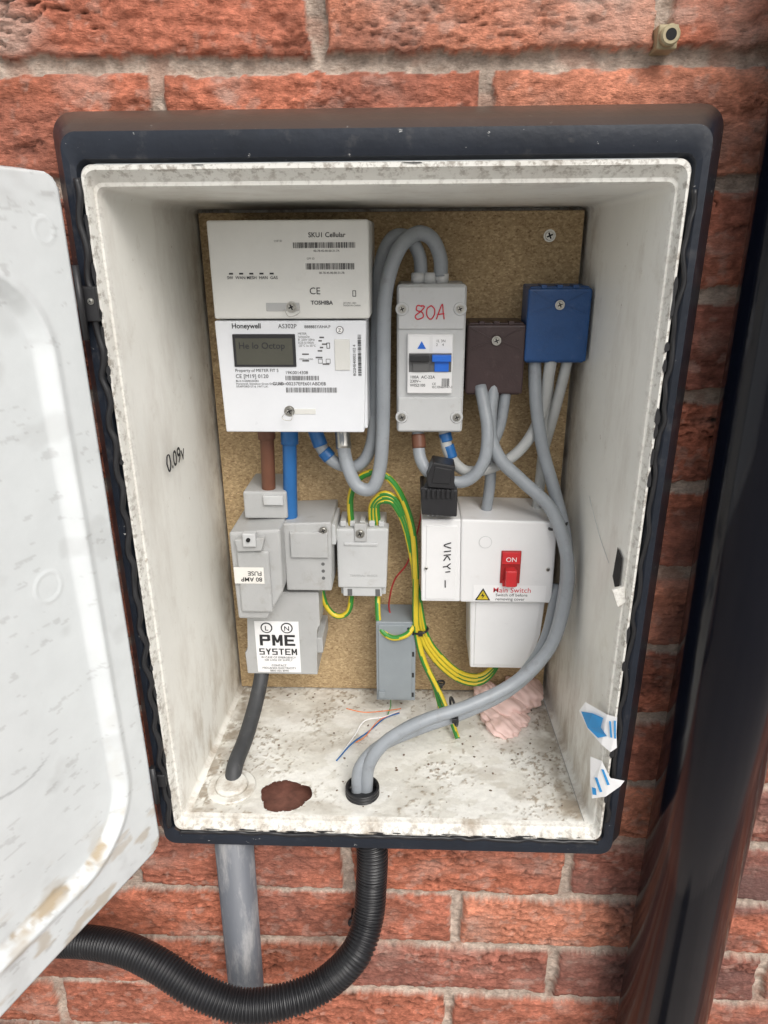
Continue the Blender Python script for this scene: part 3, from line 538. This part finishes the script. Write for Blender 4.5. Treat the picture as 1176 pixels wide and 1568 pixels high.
D=[(173,118,-287),(173,110,-330),(160,100,-377),(127,90,-411),(82,75,-428),(36,62,-438),(2,53,-454),(-16,45,-474),(-20,41,-500),(-20,38,-535)]
cable('mains_cable',[(100,172,-128),(97,158,-170),(107,150,-197),(130,146,-219),(158,136,-245)]+D,6.4,M['cgrey'])
D2=[(175,131,-287),(175,124,-330),(163,112,-383),(128,99,-422),(82,82,-440),(34,68,-451),(-6,56,-464),(-26,46,-482),(-29,40,-505),(-29,37,-535)]
cable('mains_cable',[(138,180,-98),(141,166,-147),(150,160,-192),(162,152,-229),(171,141,-260)]+D2,6.2,M['cgrey'])
cable('mains_cable',[(173,146,-330),(160,130,-390),(128,113,-430),(82,95,-447),(30,82,-455),(-2,66,-468),(-18,54,-482),(-24,50,-503),(-24,48,-535)],5.6,M['cgrey'])
cable('mains_cable',[(113,175,-130),(108,168,-167),(100,165,-193),(101,168,-227),(98,172,-270)],5.6,M['cgrey'])
cable('mains_cable_light',[(154,185,-100),(155,182,-164),(154,182,-218),(152,182,-272)],5.4,M['clight'])
cable('mains_cable_light',[(171,178,-100),(165,176,-135),(160,178,-165),(155,190,-205)],5.2,M['clight'])
cable('service_cable',[(-143,175,-425),(-144,160,-450),(-147,135,-472),(-151,95,-489),(-155,58,-497),(-155,43,-520)],8.2,M['cblack'])
E=[M['yel'],M['grn']]
cable('earth_cable',[(-41,178,-282),(-41,172,-248),(-32,168,-225),(-12,165,-217),(7,165,-233),(22,166,-273),(27,162,-325),(28,160,-388),(36,160,-430),(50,158,-464),(60,150,-500)],3.5,E,stripe=True,seg=16)
for i in range(3):
    o=i*4.2
    cable('earth_cable',[(-20+o*.9,178,-280),(-19+o*.7,172,-254),(-6+o*.4,168,-240-o*1.0),(9-o*.4,168,-250-o*.6),(21-o*.5,168,-282),(27+o*.3,166,-348),(32+o*.8,165,-400),(50+o*.6,168,-438+o*.9),(78+o*.2,172,-466+o*1.2),(104,176,-471+o*1.2),(122,186,-453+o),(124,196,-425)],2.9,E,stripe=True,seg=16)
cable('earth_cable',[(-76,188,-340),(-76,182,-360),(-70,180,-380),(-58,178,-389),(-46,179,-381),(-42,182,-352)],3.1,[M['grn'],M['yel']],stripe=True,seg=16)
cable('earth_cable',[(-14,186,-350),(-14,172,-372),(-11,162,-393),(2,156,-402),(18,156,-398),(27,162,-388)],3.1,E,stripe=True,seg=16)
cable('earth_cable',[(40,160,-440),(56,150,-470),(68,132,-492),(74,118,-503)],2.8,[M['grn'],M['yel']],stripe=True,seg=16)
cable('thin_red_wire',[(34,168,-255),(27,172,-290),(18,176,-322),(4,180,-345),(-2,182,-375),(1,180,-392)],.9,M['redd'])
cable('thin_green_wire',[(0,165,-484),(0,168,-500),(-3,160,-506)],.6,M['grn'])
cable('thin_data_wire',[(10,165,-507),(-6,150,-503),(-22,130,-505),(-40,108,-505),(-54,82,-506)],.8,M['cblue'])
cable('thin_data_wire',[(12,170,-507),(-8,148,-500),(-28,138,-498),(-38,120,-504),(-52,88,-506)],.55,M['label'])
cable('thin_data_wire',[(12,172,-506),(-8,160,-501),(-30,152,-497),(-50,158,-497)],.55,M['orange'])
cable('thin_data_wire',[(10,168,-507),(-12,142,-500),(-26,118,-503),(-36,110,-505)],.55,M['orange'])
def tie(c_,r,ax):
    ax=Vector(ax).normalized(); a=ax.orthogonal().normalized(); b_=ax.cross(a); pts=[Vector(c_)+(a*math.cos(t)+b_*math.sin(t))*r for t in [2*math.pi*i/20 for i in range(21)]]
    o=tube('cable_tie',pts,1.3,M['black'],None,raw=True,seg=8)
    box('tie_head',c_[0]-2.5,c_[0]+2.5,c_[1]-r-2,c_[1]-r+2,c_[2]-2.5,c_[2]+2.5,M['black'],o,.6)
tie((166,138,-262),9,(.4,-.2,-1)); tie((66,80,-440),14,(-1,-.2,-.1)); tie((33,163,-396),8,(.2,0,-1)); tie((56,160,-462),4.5,(.2,0,-1))
# ------------------------------------------------------------------ outside pipes
cc=cable('corrugated_conduit',[(-24,40,-506),(-23,36,-520),(-17,26,-545),(-14,21,-565),(-15,16,-600),(-18,2,-632),(-29,-18,-655),(-58,-30,-682),(-95,-45,-687),(-138,-50,-690),(-182,-45,-677),(-225,-30,-664),(-269,-15,-662),(-332,0,-675),(-420,10,-700),(-560,12,-745)],14.6,M['conduit'],rib=(3.6,1.0),seg=32)
V=[];F=[]
prof=[(15.2,-509),(16.8,-508.2),(16.8,-506.8),(15.2,-506),(15.2,-505.4),(16.8,-504.6),(16.8,-503.2),(15.2,-502.4),(15.2,-501.8),(16.8,-501),(16.6,-499.6),(14.8,-499.2),(14.2,-500.5),(14.2,-507)]
for r_,z in prof:
    for q in range(40): a=2*math.pi*q/40; V.append(((-24+r_*math.cos(a))*MM,(39+r_*math.sin(a))*MM,z*MM))
for i in range(len(prof)-1):
    for q in range(40): F.append((i*40+q,i*40+(q+1)%40,(i+1)*40+(q+1)%40,(i+1)*40+q))
me=bpy.data.meshes.new('conduit_end'); me.from_pydata(V,[],F); addobj('conduit_end',me,M['conduit'],cc,True)
cyl('grey_conduit_pipe',(-151,21,-530),(-168,20,-1498),19,M['pipe'],None,40)
dp=empty('rainwater_downpipe'); cyl('pipe',(281,-12,-1420),(281,-12,1550),41,M['downpipe'],dp,96)
cyl('pipe_shoe',(281,-12,-1420),(281,-80,-1490),43,M['downpipe'],dp,48); cyl('collar',(281,-12,600),(281,-12,680),45,M['downpipe'],dp,64,bev=2); cyl('collar_b',(281,-12,-1150),(281,-12,-1090),45,M['downpipe'],dp,64,bev=2)
box('bracket',231,331,10,38,620,650,M['downpipe'],dp,3)
wp=empty('wall_plug'); box('flange',176.5,189.5,26,45,114,128,M['plug'],wp,1.5); cyl('sleeve',(183,30,121),(183,20,121),6.0,M['plug'],wp,24,bev=.8); cyl('bore',(183,20.3,121),(183,19.8,121),3.4,M['dark'],wp)
ws=empty('wall_screw'); cyl('shank',(-36,45,-667),(-36,26,-667),2.4,M['black'],ws); cyl('head',(-36,28,-667),(-36,22,-667),5,M['black'],ws,bev=1)
# ------------------------------------------------------------------ foam
bm=bmesh.new()
for (x,y,z,sx,sy,sz) in ((132,175,-498,28,26,14),(152,190,-494,24,24,16),(118,160,-502,16,18,10),(126,140,-503,18,18,9),(112,196,-498,14,18,12),(140,152,-502,16,14,8),(165,203,-497,14,16,12)):
    g=bmesh.ops.create_icosphere(bm,subdivisions=5,radius=1)
    for vv in g['verts']:
        p=vv.co.copy(); w=1+.10*math.sin(p.x*5+x)*math.sin(p.y*6+y)+.06*math.sin(p.z*9+p.x*7)+.03*math.sin(p.x*13+p.y*11+z)
        vv.co=Vector((x+p.x*sx*w,y+p.y*sy*w,max(z+p.z*sz*w,-509)))*MM
bmobj('expanding_foam_lump',bm,M['foam'],None,True)
# ------------------------------------------------------------------ torn stickers
def sticker(pts,prints):
    e=empty('torn_sticker')
    def crumple(nm,pl,m,dy):
        bm=bmesh.new(); vs=[bm.verts.new(((p[0])*MM,(p[1]+dy)*MM,p[2]*MM)) for p in pl]; f=bm.faces.new(vs); bmesh.ops.triangulate(bm,faces=[f]); bmobj(nm,bm,m,e)
    crumple('backing',pts,M['label'],0)
    for i,p in enumerate(prints): crumple('print_%d'%(i+1),p,M['stk'],-.5)
sticker([(178,22,-384),(192,2,-382),(199,-3,-381),(200,-4,-398),(202,-4,-412),(197,-4,-417),(190,1,-413),(181,15,-408),(175,28,-398)],[[(176,25,-396),(182,12,-388),(189,3,-386),(188,3,-396),(193,-1,-402),(187,4,-408),(180,14,-405)],[(193,-1,-386),(194.5,-1.6,-386),(197,-3,-402),(195.5,-2.5,-402)],[(196.5,-3,-384),(198,-3.4,-384),(200,-4,-402),(198.5,-3.8,-402)]])
sticker([(184,8,-432),(192,0,-430),(200,-4,-445),(212,-6,-446),(209,-6,-452),(198,-4,-466),(188,2,-474),(186,6,-460)],[[(192,-.5,-438),(194,-1.2,-438),(200,-4,-452),(198,-3.8,-453)],[(188,2.5,-450),(190,1,-449),(195,-2,-462),(193,-1.5,-463)],[(187,3.5,-462),(190,1,-461),(191,.2,-468),(188,2,-469)]])
# ------------------------------------------------------------------ light, sky
w=bpy.data.worlds.new('World'); bpy.context.scene.world=w; w.use_nodes=True; nt=w.node_tree; bg=nt.nodes['Background']
AZ,EL=155,44
sky=nt.nodes.new('ShaderNodeTexSky'); sky.sky_type='NISHITA'; sky.sun_disc=False; sky.sun_elevation=math.radians(EL); sky.sun_rotation=math.radians(AZ); sky.air_density=1; sky.dust_density=4; sky.ozone_density=1
hs=nt.nodes.new('ShaderNodeHueSaturation'); hs.inputs['Saturation'].default_value=.35; nt.links.new(sky.outputs[0],hs.inputs['Color']); nt.links.new(hs.outputs[0],bg.inputs[0]); bg.inputs[1].default_value=.15
sl=bpy.data.lights.new('sun','SUN'); sl.energy=1.5; sl.angle=math.radians(35); sl.color=(1,.97,.93); so=bpy.data.objects.new('sun',sl); col.objects.link(so)
az=math.radians(AZ); el=math.radians(EL)
dirv=Vector((math.sin(az)*math.cos(el),math.cos(az)*math.cos(el),math.sin(el)))
so.rotation_euler=dirv.to_track_quat('Z','Y').to_euler()
sc_=bpy.context.scene; sc_.view_settings.view_transform='Standard'; sc_.view_settings.look='None'; sc_.view_settings.exposure=0
# ------------------------------------------------------------------ camera
cam=bpy.data.cameras.new('camera'); cam.sensor_fit='VERTICAL'; cam.sensor_height=36; cam.sensor_width=27; cam.lens=36*1080/1568; cam.clip_start=.01; cam.clip_end=500
co=bpy.data.objects.new('camera',cam); col.objects.link(co); co.location=(.021,-.51,0)
R=Matrix.Rotation(math.radians(2.3),3,'Z')@Matrix.Rotation(math.radians(69),3,'X')@Matrix.Rotation(math.radians(-.35),3,'Z')
co.rotation_euler=R.to_euler(); sc_.camera=co
